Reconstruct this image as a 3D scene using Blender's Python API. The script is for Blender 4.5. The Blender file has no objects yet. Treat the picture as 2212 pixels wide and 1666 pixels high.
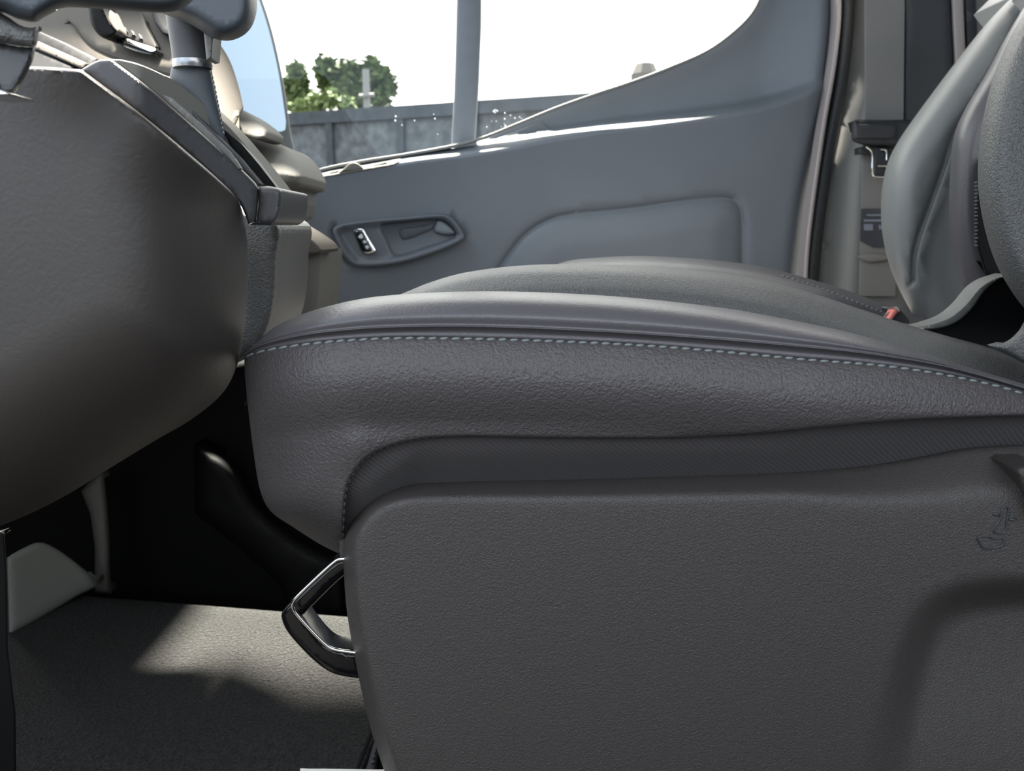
import bpy, bmesh, math, random
import numpy as np
from mathutils import Vector
from mathutils.geometry import delaunay_2d_cdt
random.seed(4)
S = bpy.context.scene
C = S.collection
# ------------------------------------------------------------------ camera
F = 1700.0; PITCH = math.radians(11.08); CZ = 0.52
cam = bpy.data.cameras.new('camera'); camo = bpy.data.objects.new('camera', cam); C.objects.link(camo)
camo.location = (0, 0, CZ); camo.rotation_euler = (math.pi/2-PITCH, 0, 0)
cam.sensor_width = 36; cam.lens = F/2212*36; cam.clip_start = .01; cam.clip_end = 500
cam.dof.use_dof = True; cam.dof.focus_distance = .55; cam.dof.aperture_fstop = 13
S.camera = camo
# ------------------------------------------------------------------ world: cloudy bright sky
W = bpy.data.worlds.new('sky'); S.world = W; W.use_nodes = True
n = W.node_tree.nodes; l = W.node_tree.links
bg = n['Background']
tc = n.new('ShaderNodeTexCoord'); sp = n.new('ShaderNodeSeparateXYZ'); l.new(tc.outputs['Generated'], sp.inputs[0])
mr = n.new('ShaderNodeMapRange'); mr.inputs[1].default_value = .15; mr.inputs[2].default_value = .7; l.new(sp.outputs['Y'], mr.inputs[0])
noi = n.new('ShaderNodeTexNoise'); noi.inputs['Scale'].default_value = 2.6; noi.inputs['Detail'].default_value = 5; l.new(tc.outputs['Generated'], noi.inputs[0])
mr2 = n.new('ShaderNodeMapRange'); mr2.inputs[1].default_value = .48; mr2.inputs[2].default_value = .68; l.new(noi.outputs[0], mr2.inputs[0])
mx = n.new('ShaderNodeMath'); mx.operation = 'MAXIMUM'; l.new(mr.outputs[0], mx.inputs[0]); l.new(mr2.outputs[0], mx.inputs[1])
mc = n.new('ShaderNodeMixRGB'); mc.inputs[1].default_value = (.46, .56, .68, 1); mc.inputs[2].default_value = (1.12, 1.1, 1.06, 1); l.new(mx.outputs[0], mc.inputs[0])
l.new(mc.outputs[0], bg.inputs[0]); bg.inputs[1].default_value = 1.0
# ------------------------------------------------------------------ sun: high, beyond the passenger door, hazy
sun = bpy.data.lights.new('sun', 'SUN'); suno = bpy.data.objects.new('sun', sun); C.objects.link(suno)
SD = Vector((-.06, .53, 1.0)).normalized()
suno.rotation_euler = SD.to_track_quat('Z', 'Y').to_euler(); sun.energy = 14; sun.angle = math.radians(5.5); sun.color = (1, .93, .82)
S.view_settings.view_transform = 'Standard'; S.view_settings.look = 'None'; S.view_settings.gamma = 1
S.view_settings.exposure = 2.05; S.view_settings.use_curve_mapping = False
# ------------------------------------------------------------------ helpers
cp, sn = math.cos(PITCH), math.sin(PITCH)
def P(px, py, y):
    a = (px-1106)/F; b = -(py-833)/F
    t = y/(cp+b*sn)
    return (a*t, y, CZ+t*(-sn+b*cp))
def mat(name, col, rough=.5, bump=None, sc=400, st=.3, spec=.5, metal=0, var=0, sheen=0, coat=0, dist=.001, stretch=None):
    m = bpy.data.materials.new(name); m.use_nodes = True
    n = m.node_tree.nodes; l = m.node_tree.links; b = n['Principled BSDF']
    b.inputs['Base Color'].default_value = (*col, 1); b.inputs['Roughness'].default_value = rough
    b.inputs['Specular IOR Level'].default_value = spec; b.inputs['Metallic'].default_value = metal
    b.inputs['Sheen Weight'].default_value = sheen; b.inputs['Coat Weight'].default_value = coat; b.inputs['Coat Roughness'].default_value = .08
    tc = n.new('ShaderNodeTexCoord'); mp = n.new('ShaderNodeMapping'); l.new(tc.outputs['Object'], mp.inputs[0])
    if stretch: mp.inputs['Scale'].default_value = stretch
    h = None
    if bump in ('grain', 'carpet'):
        a = n.new('ShaderNodeTexNoise'); a.inputs['Scale'].default_value = sc; a.inputs['Detail'].default_value = 3; a.inputs['Distortion'].default_value = .6
        l.new(mp.outputs[0], a.inputs[0]); h = a.outputs[0]
    elif bump == 'leather':
        w = n.new('ShaderNodeTexNoise'); w.inputs['Scale'].default_value = sc*.5; w.inputs['Detail'].default_value = 2; l.new(mp.outputs[0], w.inputs[0])
        ad = n.new('ShaderNodeMixRGB'); ad.blend_type = 'ADD'; ad.inputs[0].default_value = .004; l.new(mp.outputs[0], ad.inputs[1]); l.new(w.outputs['Color'], ad.inputs[2])
        a = n.new('ShaderNodeTexVoronoi'); a.feature = 'SMOOTH_F1'; a.inputs['Scale'].default_value = sc; l.new(ad.outputs[0], a.inputs[0])
        g = n.new('ShaderNodeTexNoise'); g.inputs['Scale'].default_value = sc*.62; g.inputs['Detail'].default_value = 3; g.inputs['Distortion'].default_value = .8; l.new(mp.outputs[0], g.inputs[0])
        q = n.new('ShaderNodeMath'); q.operation = 'MULTIPLY_ADD'; q.inputs[1].default_value = -.6; l.new(a.outputs['Distance'], q.inputs[0]); gm = n.new('ShaderNodeMath'); gm.operation = 'MULTIPLY'; gm.inputs[1].default_value = .8; l.new(g.outputs[0], gm.inputs[0]); l.new(gm.outputs[0], q.inputs[2]); h = q.outputs[0]
    elif bump == 'twill':
        a = n.new('ShaderNodeTexWave'); a.wave_type = 'BANDS'; a.bands_direction = 'X'; a.inputs['Scale'].default_value = sc; a.inputs['Distortion'].default_value = .7; a.inputs['Detail'].default_value = 2
        mp.inputs['Rotation'].default_value = (0, math.radians(52), 0); l.new(mp.outputs[0], a.inputs[0]); h = a.outputs[0]
    elif bump == 'weave':
        a = n.new('ShaderNodeTexWave'); a.bands_direction = 'Z'; a.inputs['Scale'].default_value = sc; a.inputs['Distortion'].default_value = .3; l.new(mp.outputs[0], a.inputs[0]); h = a.outputs[0]
    if h is not None:
        bp = n.new('ShaderNodeBump'); bp.inputs['Strength'].default_value = st; bp.inputs['Distance'].default_value = dist
        l.new(h, bp.inputs['Height']); l.new(bp.outputs[0], b.inputs['Normal'])
    if var:
        v = n.new('ShaderNodeTexNoise'); v.inputs['Scale'].default_value = 9 if bump != 'carpet' else 330; v.inputs['Detail'].default_value = 3; l.new(mp.outputs[0], v.inputs[0])
        r = n.new('ShaderNodeMapRange'); r.inputs[1].default_value = .3; r.inputs[2].default_value = .7; r.inputs[3].default_value = max(.1, 1-var); r.inputs[4].default_value = 1+var; l.new(v.outputs[0], r.inputs[0])
        mu = n.new('ShaderNodeMixRGB'); mu.blend_type = 'MULTIPLY'; mu.inputs[0].default_value = 1; mu.inputs[1].default_value = (*col, 1)
        l.new(r.outputs[0], mu.inputs[2]); l.new(mu.outputs[0], b.inputs['Base Color'])
    return m
def sm(pts, seg=8):
    """smooth open curve through points of any dimension"""
    p = [np.array(q, float) for q in pts]
    if len(p) < 3: return [tuple(q) for q in p]
    p = [2*p[0]-p[1]]+p+[2*p[-1]-p[-2]]; out = []
    for i in range(1, len(p)-2):
        a, b, c, d = p[i-1:i+3]
        # centripetal-ish damping against overshoot
        m1 = (c-a)/2; m2 = (d-b)/2; L = np.linalg.norm(c-b)
        for m in (m1, m2):
            k = np.linalg.norm(m)
            if k > 1.1*L: m *= 1.1*L/k
        for j in range(seg):
            t = j/seg; t2 = t*t; t3 = t2*t
            out.append(tuple((2*t3-3*t2+1)*b+(t3-2*t2+t)*m1+(-2*t3+3*t2)*c+(t3-t2)*m2))
    out.append(tuple(p[-2])); return out
def smc(pts, seg=8):
    k = len(pts); q = pts[-2:]+pts+pts[:3]; o = sm(q, seg); return o[2*seg:(2+k)*seg]
def pdist(X, poly, closed=True):
    """distance of points to a polyline; sign + inside when closed"""
    A = np.array(poly, float)[:, :2]; B = np.roll(A, -1, 0)
    if not closed: A = A[:-1]; B = B[:-1]
    X = np.asarray(X, float); D = np.full(len(X), 1e9); ins = np.zeros(len(X), bool)
    for a, b in zip(A, B):
        ab = b-a; L = max(ab@ab, 1e-9); t = np.clip(((X-a)@ab)/L, 0, 1)
        D = np.minimum(D, np.hypot(*(X-a-t[:, None]*ab).T))
        if closed:
            c = (a[1] > X[:, 1]) != (b[1] > X[:, 1])
            if abs(b[1]-a[1]) > 1e-9: ins ^= c & (X[:, 0] < (b[0]-a[0])*(X[:, 1]-a[1])/(b[1]-a[1])+a[0])
    return np.where(ins, D, -D) if closed else D
def resamp(poly, d, closed=True):
    A = [np.array(p[:2], float) for p in poly]
    if closed: A.append(A[0])
    out = []
    for a, b in zip(A[:-1], A[1:]):
        k = max(1, int(np.linalg.norm(b-a)/d+.5))
        if np.linalg.norm(b-a) < .2: continue
        out += [a+(b-a)*i/k for i in range(k)]
    if not closed: out.append(A[-1])
    return np.array(out)
def link(name, bm, m, parent=None, smooth=True, auto=None):
    bmesh.ops.remove_doubles(bm, verts=bm.verts, dist=1e-6)
    bmesh.ops.recalc_face_normals(bm, faces=bm.faces)
    me = bpy.data.meshes.new(name); bm.to_mesh(me); bm.free()
    if smooth: me.polygons.foreach_set('use_smooth', [True]*len(me.polygons))
    if auto: me.set_sharp_from_angle(angle=math.radians(auto))
    me.materials.append(m)
    o = bpy.data.objects.new(name, me); C.objects.link(o)
    if parent:
        o.parent = parent
        L = Vector(); q = parent
        while q: L += q.location; q = q.parent
        o.location = -L
    return o
def thing(name, loc, label=None, cat=None, group=None, kind=None):
    o = bpy.data.objects.new(name, None); C.objects.link(o); o.location = loc; o.empty_display_size = .05
    return tag(o, label, cat, group, kind)
def tag(o, label=None, cat=None, group=None, kind=None):
    for k, v in (('label', label), ('category', cat), ('group', group), ('kind', kind)):
        if v: o[k] = v
    return o
def relief(name, outline, depth, m, parent=None, r=10, rd=.008, step=22, thick=.03, fn=None, extra=None, auto=50, slope=.6):
    """solid piece: outline at its own distance, front face rounded at the rim (r px wide, rd m deep), real thickness behind"""
    es = max(2.5, min(step, r*.8 if r else step))
    O = resamp(outline, es); n0 = len(O)
    T = np.roll(O, -1, 0)-np.roll(O, 1, 0); T /= np.maximum(np.linalg.norm(T, axis=1), 1e-9)[:, None]
    N = np.stack([-T[:, 1], T[:, 0]], 1)
    if np.mean(pdist(O+N*1.5, O)) < 0: N = -N
    pts = [O]
    if r:
        for th in (18, 36, 54, 72, 90):
            s = r*(1-math.cos(math.radians(th)))
            Q = O+N*s; Q = Q[::(2 if th > 60 else 1)]
            pts.append(Q[pdist(Q, O) > s*.93])
    x0, y0 = O.min(0); x1, y1 = O.max(0)
    gx, gy = np.meshgrid(np.arange(x0, x1, step), np.arange(y0, y1, step)); gx[1::2] += step/2
    G = np.stack([gx.ravel(), gy.ravel()], 1); G = G[pdist(G, O) > (r+step*.35)]
    if extra is not None:
        E = np.array(extra, float)[:, :2]; E = E[pdist(E, O) > max(1.5, min(r, 6))]; pts.append(E)
        keep = np.ones(len(G), bool)
        for i in range(0, len(G), 200):
            keep[i:i+200] = (np.hypot(G[i:i+200, None, 0]-E[None, :, 0], G[i:i+200, None, 1]-E[None, :, 1]).min(1) > step*.6)
        G = G[keep]
    pts.append(G)
    X = np.concatenate(pts)
    res = delaunay_2d_cdt([Vector(p) for p in X], [(i, (i+1) % n0) for i in range(n0)], [], 1, .05)
    V = np.array([tuple(v) for v in res[0]]); tri = res[2]; org = res[3]
    s = np.abs(pdist(V, O))
    isb = np.array([any(k < n0 for k in o_) for o_ in org])
    s[isb] = 0
    d = np.zeros(len(V))
    if r: u = np.clip(1-s/r, 0, 1); d = rd*(1-np.sqrt(np.maximum(0, 1-u*u)))
    d = d+(depth(V) if callable(depth) else depth)
    if fn: d = d+fn(V)
    bm = bmesh.new(); vs = [bm.verts.new(P(V[i, 0], V[i, 1], d[i])) for i in range(len(V))]
    for f in tri:
        try: bm.faces.new([vs[i] for i in f])
        except ValueError: pass
    omap = {}
    for i, o_ in enumerate(org):
        for k in o_:
            if k < n0: omap[k] = vs[i]
    loop = [omap[k] for k in range(n0) if k in omap]
    if thick:
        # the back is drawn in a little, as on a moulded piece with rounded rear edges
        idx = [k for k in range(n0) if k in omap]; back = []
        if slope:
            ys = np.array([v.co.y for v in loop]); ins = slope*thick*F/ys; Q = O[idx]+N[idx]*ins[:, None]
            bad = pdist(Q, O) < .6*ins; Q[bad] = O[idx][bad]+N[idx][bad]*2
            back = [bm.verts.new((lambda p: (p[0], p[1]+thick, p[2]))(P(q[0], q[1], y))) for q, y in zip(Q, ys)]
        else: back = [bm.verts.new((v.co.x, v.co.y+thick, v.co.z)) for v in loop]
        for i in range(len(loop)):
            j = (i+1) % len(loop)
            if loop[i] is loop[j]: continue
            try: bm.faces.new((loop[i], loop[j], back[j], back[i]))
            except ValueError: pass
        Qp = np.array([O[k] for k in idx]) if not slope else Q
        rb = delaunay_2d_cdt([Vector(p) for p in Qp], [(i, (i+1) % len(Qp)) for i in range(len(Qp))], [], 1, .05)
        bo_ = [o_[0] if o_ else None for o_ in rb[3]]
        for f in rb[2]:
            w_ = [bo_[i] for i in f]
            if None in w_ or len(set(w_)) < 3: continue
            try: bm.faces.new([back[i] for i in w_])
            except ValueError: pass
    return link(name, bm, m, parent, True, auto)
def loft(name, rows, m, parent=None, su=8, sv=5, fn=None, auto=None, close=False):
    R = [sm(r, su) for r in rows]
    cols = [sm([R[i][j] for i in range(len(R))], sv) for j in range(len(R[0]))]
    bm = bmesh.new(); g = [[bm.verts.new(P(*q)) for q in c] for c in cols]
    for i in range(len(g)-1):
        for j in range(len(g[0])-1): bm.faces.new((g[i][j], g[i+1][j], g[i+1][j+1], g[i][j+1]))
        if close: bm.faces.new((g[i][-1], g[i+1][-1], g[i+1][0], g[i][0]))
    for e in (g[0], g[-1]):
        try: bm.faces.new(e)
        except ValueError: pass
    return link(name, bm, m, parent, True, auto)
def tubemesh(bm, pts, rad, seg=10, flat=1):
    pts = [Vector(p) for p in pts]; rr = rad if isinstance(rad, (list, tuple)) else [rad]*len(pts); rings = []
    up = Vector((0, 1, 0))
    for i, p in enumerate(pts):
        t = (pts[min(i+1, len(pts)-1)]-pts[max(i-1, 0)]).normalized()
        a = t.cross(up)
        if a.length < .1: a = t.cross(Vector((1, 0, 0)))
        a.normalize(); b = t.cross(a)
        rings.append([bm.verts.new(p+(a*math.cos(q)*flat+b*math.sin(q))*rr[i]) for q in [k*2*math.pi/seg for k in range(seg)]])
    for A, B in zip(rings[:-1], rings[1:]):
        for k in range(seg): bm.faces.new((A[k], A[(k+1) % seg], B[(k+1) % seg], B[k]))
    bm.faces.new(rings[0]); bm.faces.new(rings[-1])
def tube(name, pts, rad, m, parent=None, seg=12, flat=1):
    bm = bmesh.new(); tubemesh(bm, pts, rad, seg, flat); return link(name, bm, m, parent, True, 60)
def boxm(bm, a, b):
    vs = [bm.verts.new((x, y, z)) for x in (a[0], b[0]) for y in (a[1], b[1]) for z in (a[2], b[2])]
    for f in ((0, 1, 3, 2), (4, 6, 7, 5), (0, 4, 5, 1), (2, 3, 7, 6), (0, 2, 6, 4), (1, 5, 7, 3)): bm.faces.new([vs[i] for i in f])
def box(name, a, b, m, parent=None, bev=0):
    bm = bmesh.new(); boxm(bm, a, b)
    if bev: bmesh.ops.bevel(bm, geom=bm.edges[:], offset=bev, segments=3, affect='EDGES')
    return link(name, bm, m, parent, bev > 0, 40)
def stitches(name, curve, depth, m, parent, on=17, off=8, rad=.0009, flat=1, off3=-.002):
    """a row of thread stitches laid on the surface; curve in photo coordinates, depth a function"""
    pl = resamp(curve, 1.0, False); bm = bmesh.new(); i = 0
    while i+on < len(pl):
        seg = [pl[i+int(on*k/4)] for k in range(5)]
        tubemesh(bm, [P(q[0], q[1]+(k-2)*-.5, depth(q[0], q[1])+off3+(.0008 if k in (0, 4) else 0)) for k, q in enumerate(seg)],
                 [rad*.5, rad, rad*1.1, rad, rad*.5], 6)
        i += on+off
    return link(name, bm, m, parent)
# ------------------------------------------------------------------ materials
M = dict(
 panel=mat('grained_plastic', (.053, .047, .045), .42, 'grain', 950, .7, .45, dist=.0012),
 leather=mat('dark_leather', (.064, .057, .058), .44, 'leather', 640, .7, .45, dist=.0012),
 leather_fine=mat('smooth_leather', (.09, .084, .09), .38, 'leather', 700, .3, .5, dist=.0007),
 grain_leather=mat('coarse_grain_leather', (.088, .088, .086), .43, 'leather', 820, .95, .5, dist=.0011),
 fabric=mat('twill_fabric', (.046, .042, .043), .8, 'twill', 125, .4, .3, dist=.0008, sheen=.1),
 thread=mat('grey_green_thread', (.17, .195, .19), .7),
 thread_dark=mat('dark_thread', (.03, .03, .032), .7),
 console=mat('console_plastic', (.05, .044, .04), .5, 'leather', 420, .25, .4, dist=.0008),
 bezel=mat('bezel_plastic', (.05, .049, .052), .45, 'grain', 900, .15, .5, dist=.0005),
 black=mat('black_plastic', (.006, .006, .0065), .5, 'grain', 300, .1, .12, dist=.0005),
 gloss=mat('gloss_black', (.004, .004, .005), .2, spec=.5),
 chrome=mat('chrome', (.8, .8, .78), .12, metal=1),
 satin=mat('satin_metal', (.3, .3, .31), .25, metal=1),
 door=mat('door_plastic', (.155, .173, .194), .5, 'grain', 500, .15, .45, dist=.0005, var=.04),
 door_shaded=mat('shaded_door_plastic', (.1, .112, .128), .45, spec=.4),  # door plastic darkened to stand in for shade in the handle recess
 door_dark=mat('door_recess_plastic', (.06, .066, .075), .45, 'grain', 500, .1, .4),
 grey=mat('grey_plastic', (.16, .16, .15), .55, 'grain', 500, .2, .4, dist=.0006),
 dash=mat('dash_plastic', (.1, .09, .077), .75, 'grain', 700, .2, .05, dist=.0005),
 dash_grey=mat('dash_grey_plastic', (.14, .135, .12), .7, 'grain', 700, .2, .15, dist=.0005),
 pillar=mat('pillar_plastic', (.2, .2, .19), .6, 'grain', 600, .15, .4),
 webbing=mat('belt_webbing', (.26, .25, .24), .75, 'weave', 260, .6, .3, dist=.0006),
 carpet=mat('carpet', (.013, .0125, .012), .75, 'carpet', 300, 1, .27, sheen=.03, dist=.012, var=1.6),
 vent=mat('vent_plastic', (.03, .028, .025), .7, spec=.1),
 foot=mat('foot_rest_plastic', (.19, .19, .172), .6, 'grain', 500, .2, .3),
 backrest=mat('backrest_leather', (.22, .224, .215), .45, 'leather', 600, .12, .5, dist=.0006),
 wheel=mat('wheel_leather', (.05, .06, .072), .5, 'leather', 800, .25, .5, dist=.0005),
 seal=mat('pale_seal', (.42, .37, .36), .6),
 rubber=mat('dark_rubber', (.03, .034, .038), .5),
 red=mat('red_button', (.75, .2, .16), .5),
 white=mat('white_print', (.6, .62, .66), .6),
 label=mat('label_film', (.06, .062, .075), .35),
 paper=mat('paper', (.75, .72, .66), .8),
 concrete=mat('stained_concrete', (.1, .104, .11), .9, 'grain', 12, .3, .2, var=.35, dist=.01),
 concrete_cap=mat('concrete_coping', (.055, .06, .067), .9, 'grain', 12, .3, .2, var=.2, dist=.01),
 leaf=mat('leaves', (.075, .1, .035), .7, spec=.2), leaf2=mat('pale_leaves', (.15, .19, .075), .7, spec=.2),
 bark=mat('bark', (.2, .17, .13), .9), pole=mat('weathered_pole', (.2, .19, .18), .9),
 ground=mat('asphalt', (.03, .03, .029), .95, 'grain', 30, .3), beige=mat('beige_render', (.1, .088, .074), .9),
 roof=mat('headliner', (.3, .29, .27), .9),
)
def glassm(name, tint, gl=.06):
    m = bpy.data.materials.new(name); m.use_nodes = True; n = m.node_tree.nodes; l = m.node_tree.links
    n.remove(n['Principled BSDF']); t = n.new('ShaderNodeBsdfTransparent'); t.inputs[0].default_value = (*tint, 1)
    g = n.new('ShaderNodeBsdfGlossy'); g.inputs['Roughness'].default_value = .02; x = n.new('ShaderNodeMixShader'); x.inputs[0].default_value = gl
    l.new(t.outputs[0], x.inputs[1]); l.new(g.outputs[0], x.inputs[2]); l.new(x.outputs[0], n['Material Output'].inputs[0]); return m
M['glass'] = glassm('window_glass', (.95, .97, .96), .015)
M['mirror'] = mat('mirror_glass', (.3, .33, .36), .02, metal=1)

# ================================================================== SETTING
# carpeted cab floor: ends at the step well, slightly humped towards the tunnel
def far_edge(x): return 1.06-(x+.6)*.16
bm = bmesh.new(); g = []
for i in range(71):
    x = -1.3+i*.04; r_ = []
    for j in range(61):
        y = -.66+(far_edge(x)+.66)*j/60
        r_.append(bm.verts.new((x, y, .0+.012*math.sin(x*9+1)*math.sin(y*6)*0-(.03*max(0, (.76-y))*1))))
    r_.append(bm.verts.new((x, far_edge(x)+.012, -.012))); r_.append(bm.verts.new((x, far_edge(x)+.014, -.2)))
    r_.append(bm.verts.new((x, -.66, -.2))); g.append(r_)
for a, b in zip(g[:-1], g[1:]):
    for j in range(len(a)): k = (j+1) % len(a); bm.faces.new((a[j], b[j], b[k], a[k]))
tag(link('floor', bm, M['carpet'], None, True, 50), kind='structure')
def struct(name, a, b, m): return tag(box(name, a, b, m), kind='structure')

struct('shade_ceiling', (-.26, -.2, 1.22), (1.7, 1.5, 1.26), M['roof'])  # unseen partial roof, its edges set to shape the sun patch
struct('shade_rail', (-.8, 1.26, 1.22), (-.26, 1.5, 1.26), M['roof'])      # unseen roof strip added to keep sun off the near carpet
struct('wall_left', (-1.3, -.72, -.2), (1.7, -.67, .55), M['rubber'])
struct('wall_back', (1.66, -.67, -.2), (1.7, 1.6, 1.22), M['rubber'])
struct('wall_front', (-1.34, -.7, -.2), (-1.3, 1.5, .5), M['black'])
struct('trim_5', (-1.3, 1.06, -.26), (1.66, 1.62, -.2), M['black'])     # step well tread
bm = bmesh.new()
for a, b in ((( -80, -20), (80, 90)),): boxm(bm, (a[0], a[1], -.95), (b[0], b[1], -.75))
tag(link('ground', bm, M['ground'], None, False), kind='structure')

# ---------------------------------------------------------------- passenger door
DY = 1.40
door = thing('door_1', (.1, DY, 0), kind='structure')
sill = sm([(560, 402), (640, 386), (700, 366), (780, 350), (870, 336), (975, 317), (1045, 298), (1120, 268), (1200, 235), (1290, 203), (1360, 180), (1450, 146), (1530, 110), (1590, 66), (1628, 25), (1648, -20), (1652, -60)])
jamb = sm([(1815, -60), (1814, 40), (1800, 160), (1778, 290), (1757, 410), (1744, 520), (1736, 620), (1732, 760)])
dout = sill+jamb+[(560, 760)]
ridge = sm([(540, 414), (640, 398), (700, 384), (800, 366), (900, 350), (1000, 338), (1100, 322), (1200, 303), (1300, 287), (1420, 272), (1540, 256), (1640, 238), (1720, 215), (1790, 185), (1850, 150)])
rx = np.array([q[0] for q in ridge]); ry = np.array([q[1] for q in ridge])
pocket = sm([(1040, 640), (1085, 570), (1130, 512), (1180, 478), (1230, 464), (1350, 452), (1480, 434), (1560, 428), (1590, 438), (1602, 470), (1603, 540), (1603, 760)])
bez = smc([(719, 500), (735, 484), (800, 474), (880, 467), (955, 461), (980, 472), (1004, 506), (1000, 520), (950, 543), (870, 568), (800, 577), (765, 574), (742, 552)])
bezin = smc([(728, 503), (742, 490), (800, 481), (880, 474), (952, 468), (974, 478), (994, 507), (985, 518), (945, 534), (868, 559), (800, 568), (770, 566), (750, 548)])
def door_fn(V):
    a = V[:, 1]-np.interp(V[:, 0], rx, ry)           # below ridge +
    w = 30
    u = np.clip(-a/w, 0, 1); d = .056*u*u*(3-2*u)*np.clip((1800-V[:, 0])/150, .2, 1)
    d += .055*(1-np.exp(-np.clip(a, 0, None)/230))        # lower door tucks outwards
    dp = pdist(V, pocket, False); d += .007*np.exp(-(dp/5)**2)
    ip = pdist(V, pocket+[(1040, 760)]); d += np.where(ip > 0, -.012*np.clip(ip/60, 0, 1), 0)
    ib = pdist(V, bez); d += np.where(ib > 3, .06, 0)
    # rolled edge along the rear of the door
    jx = np.interp(V[:, 1], [q[1] for q in jamb], [q[0] for q in jamb]); d += .05*np.clip(1-(jx-V[:, 0])/45, 0, 1)**2
    return d
ex = []
rs_ = resamp(ridge, 9, False)
for o_ in (-36, -31, -26, -21, -16, -11, -6, -1, 4, 9): ex += [(q[0], q[1]+o_) for q in rs_]
for nn, o_ in ((pocket, 0),):
    rr = resamp(nn, 9, False)
    for k in (-12, -6, -3, 0, 3, 6, 12): ex += [(q[0]+k*.7, q[1]+k*.7) for q in rr]
ex += list(resamp(bez, 5))+[tuple(q) for q in (resamp(bez, 5)-np.array([860, 520]))*.97+np.array([860, 520])]
relief('inner_panel', dout, DY, M['door'], door, r=7, rd=.006, step=14, thick=.05, fn=door_fn, extra=ex, auto=None)
# raised corner trim on the sill beside the window
relief('sill_cover', [(1040, 312), (1100, 300), (1200, 288), (1172, 263), (1165, 263), (1110, 285)], lambda V: DY+door_fn(V)-.004, M['door'], door, r=3, rd=.003, step=8, thick=.02)
# handle bezel with pocket
pk = smc([(822, 490), (845, 481), (940, 473), (968, 482), (988, 506), (975, 517), (930, 532), (870, 551), (850, 549), (836, 522)])
def bez_fn(V):
    i = pdist(V, bezin); d = .012*np.clip(i/7, 0, 1); p_ = pdist(V, pk); q = np.clip(p_/10, 0, 1); return d+.045*q*q*(3-2*q)
e2 = list(resamp(bezin, 5))+list(resamp(pk, 5))+[tuple(q) for q in (resamp(pk, 5)-np.array([905, 512]))*.85+np.array([905, 512])]
hb = relief('handle_bezel', bez, DY-.008, M['door_shaded'], door, r=4, rd=.01, step=7, thick=.012, fn=bez_fn, extra=e2, auto=None)
relief('door_handle', smc([(862, 489), (900, 482), (945, 477), (938, 500), (912, 512), (890, 521), (868, 524), (856, 506)]), DY+.012, M['door_dark'], door, r=10, rd=.02, step=6, thick=.015)
relief('handle_pivot', smc([(944, 477), (958, 479), (975, 492), (982, 505), (960, 508), (938, 500)]), DY+.002, M['door'], door, r=6, rd=.01, step=5, thick=.02)
sw = relief('lock_switch', smc([(763, 499), (772, 493), (785, 494), (792, 505), (813, 540), (809, 546), (795, 550), (782, 546), (774, 530)]), DY-.004, M['chrome'], door, r=3, rd=.004, step=4, thick=.018)
relief('lock_button', smc([(770, 502), (782, 499), (790, 512), (803, 536), (802, 543), (790, 545), (783, 540), (776, 524)]), DY-.007, M['gloss'], sw, r=3, rd=.003, step=4, thick=.012)
relief('unlock_mark', smc([(774, 511), (781, 505), (784, 514), (777, 515)], 3), DY-.0078, M['white'], sw, r=0, step=3, thick=.002)
relief('lock_mark', smc([(784, 521), (790, 520), (792, 524), (786, 525)], 3), DY-.0078, M['white'], sw, r=0, step=3, thick=.002)
relief('status_light', smc([(789, 533), (793, 530), (797, 534), (793, 538)], 3), DY-.0078, M['white'], sw, r=0, step=3, thick=.002)
# window switch panel lying on the sill
swp = relief('window_switch_bezel', sm([(688, 382), (705, 372), (760, 362), (835, 348), (862, 341), (866, 346), (850, 356), (800, 366), (735, 377), (690, 384)]), lambda V: DY+door_fn(V)-.005, M['dash_grey'], door, r=3, rd=.004, step=6, thick=.03)
relief('window_switch', sm([(732, 372), (745, 362), (755, 353), (767, 351), (780, 358), (784, 365), (765, 369)]), DY-.004, M['dash_grey'], swp, r=3, rd=.004, step=5, thick=.012)
relief('switch_recess', [(788, 361), (835, 350), (838, 354), (790, 364)], DY+.002, M['rubber'], swp, r=1, rd=.001, step=6, thick=.004)
relief('switch_recess', [(712, 373), (732, 368), (728, 374), (713, 377)], DY+.002, M['rubber'], swp, r=1, rd=.001, step=6, thick=.004)
# window rubber, division bar, frame and glass
def band(name, curve, w, depth, m, parent=None, thick=.02, r=3, rd=.004, step=12):
    c = resamp(curve, 8, False); T = np.gradient(c, axis=0); T /= np.linalg.norm(T, axis=1)[:, None]; N = np.stack([-T[:, 1], T[:, 0]], 1)
    wf = np.array([w(i/(len(c)-1)) if callable(w) else w for i in range(len(c))])[:, None]
    o = list(map(tuple, c+N*wf/2))+list(map(tuple, (c-N*wf/2)[::-1])); return relief(name, o, depth, m, parent, r, rd, step, thick)
band('window_seal', [(q[0]+1, q[1]-1) for q in sill], 7, DY+.02, M['pillar'], door, .02, 2, .003)
relief('division_bar', [(988, -70), (1041, -70), (1040, 60), (1034, 200), (1027, 308), (974, 322), (981, 200), (985, 60)], DY+.06, M['door'], door, r=6, rd=.01, thick=.03)
w1 = tag(relief('window_1', sm([(420, 420), (640, 392), (780, 356), (975, 323), (1120, 276), (1290, 211), (1450, 154), (1530, 118), (1590, 74), (1632, 30), (1656, -60)])+[(1690, -300), (300, -300)], DY+.1, M['glass'], None, r=0, step=80, thick=.004), kind='structure')
bm = bmesh.new()
for k in range(34):
    px = random.choice([random.uniform(1045, 1150), random.uniform(1045, 1130), random.uniform(850, 960)]); py = random.uniform(235, 300) if px > 1000 else random.uniform(245, 300)
    q = Vector(P(px, py, DY+.098)); rr = random.uniform(.0006, .0018)
    bmesh.ops.create_icosphere(bm, subdivisions=1, radius=rr, matrix=__import__('mathutils').Matrix.Translation(q))
link('dried_spots', bm, M['white'], w1)
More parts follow.
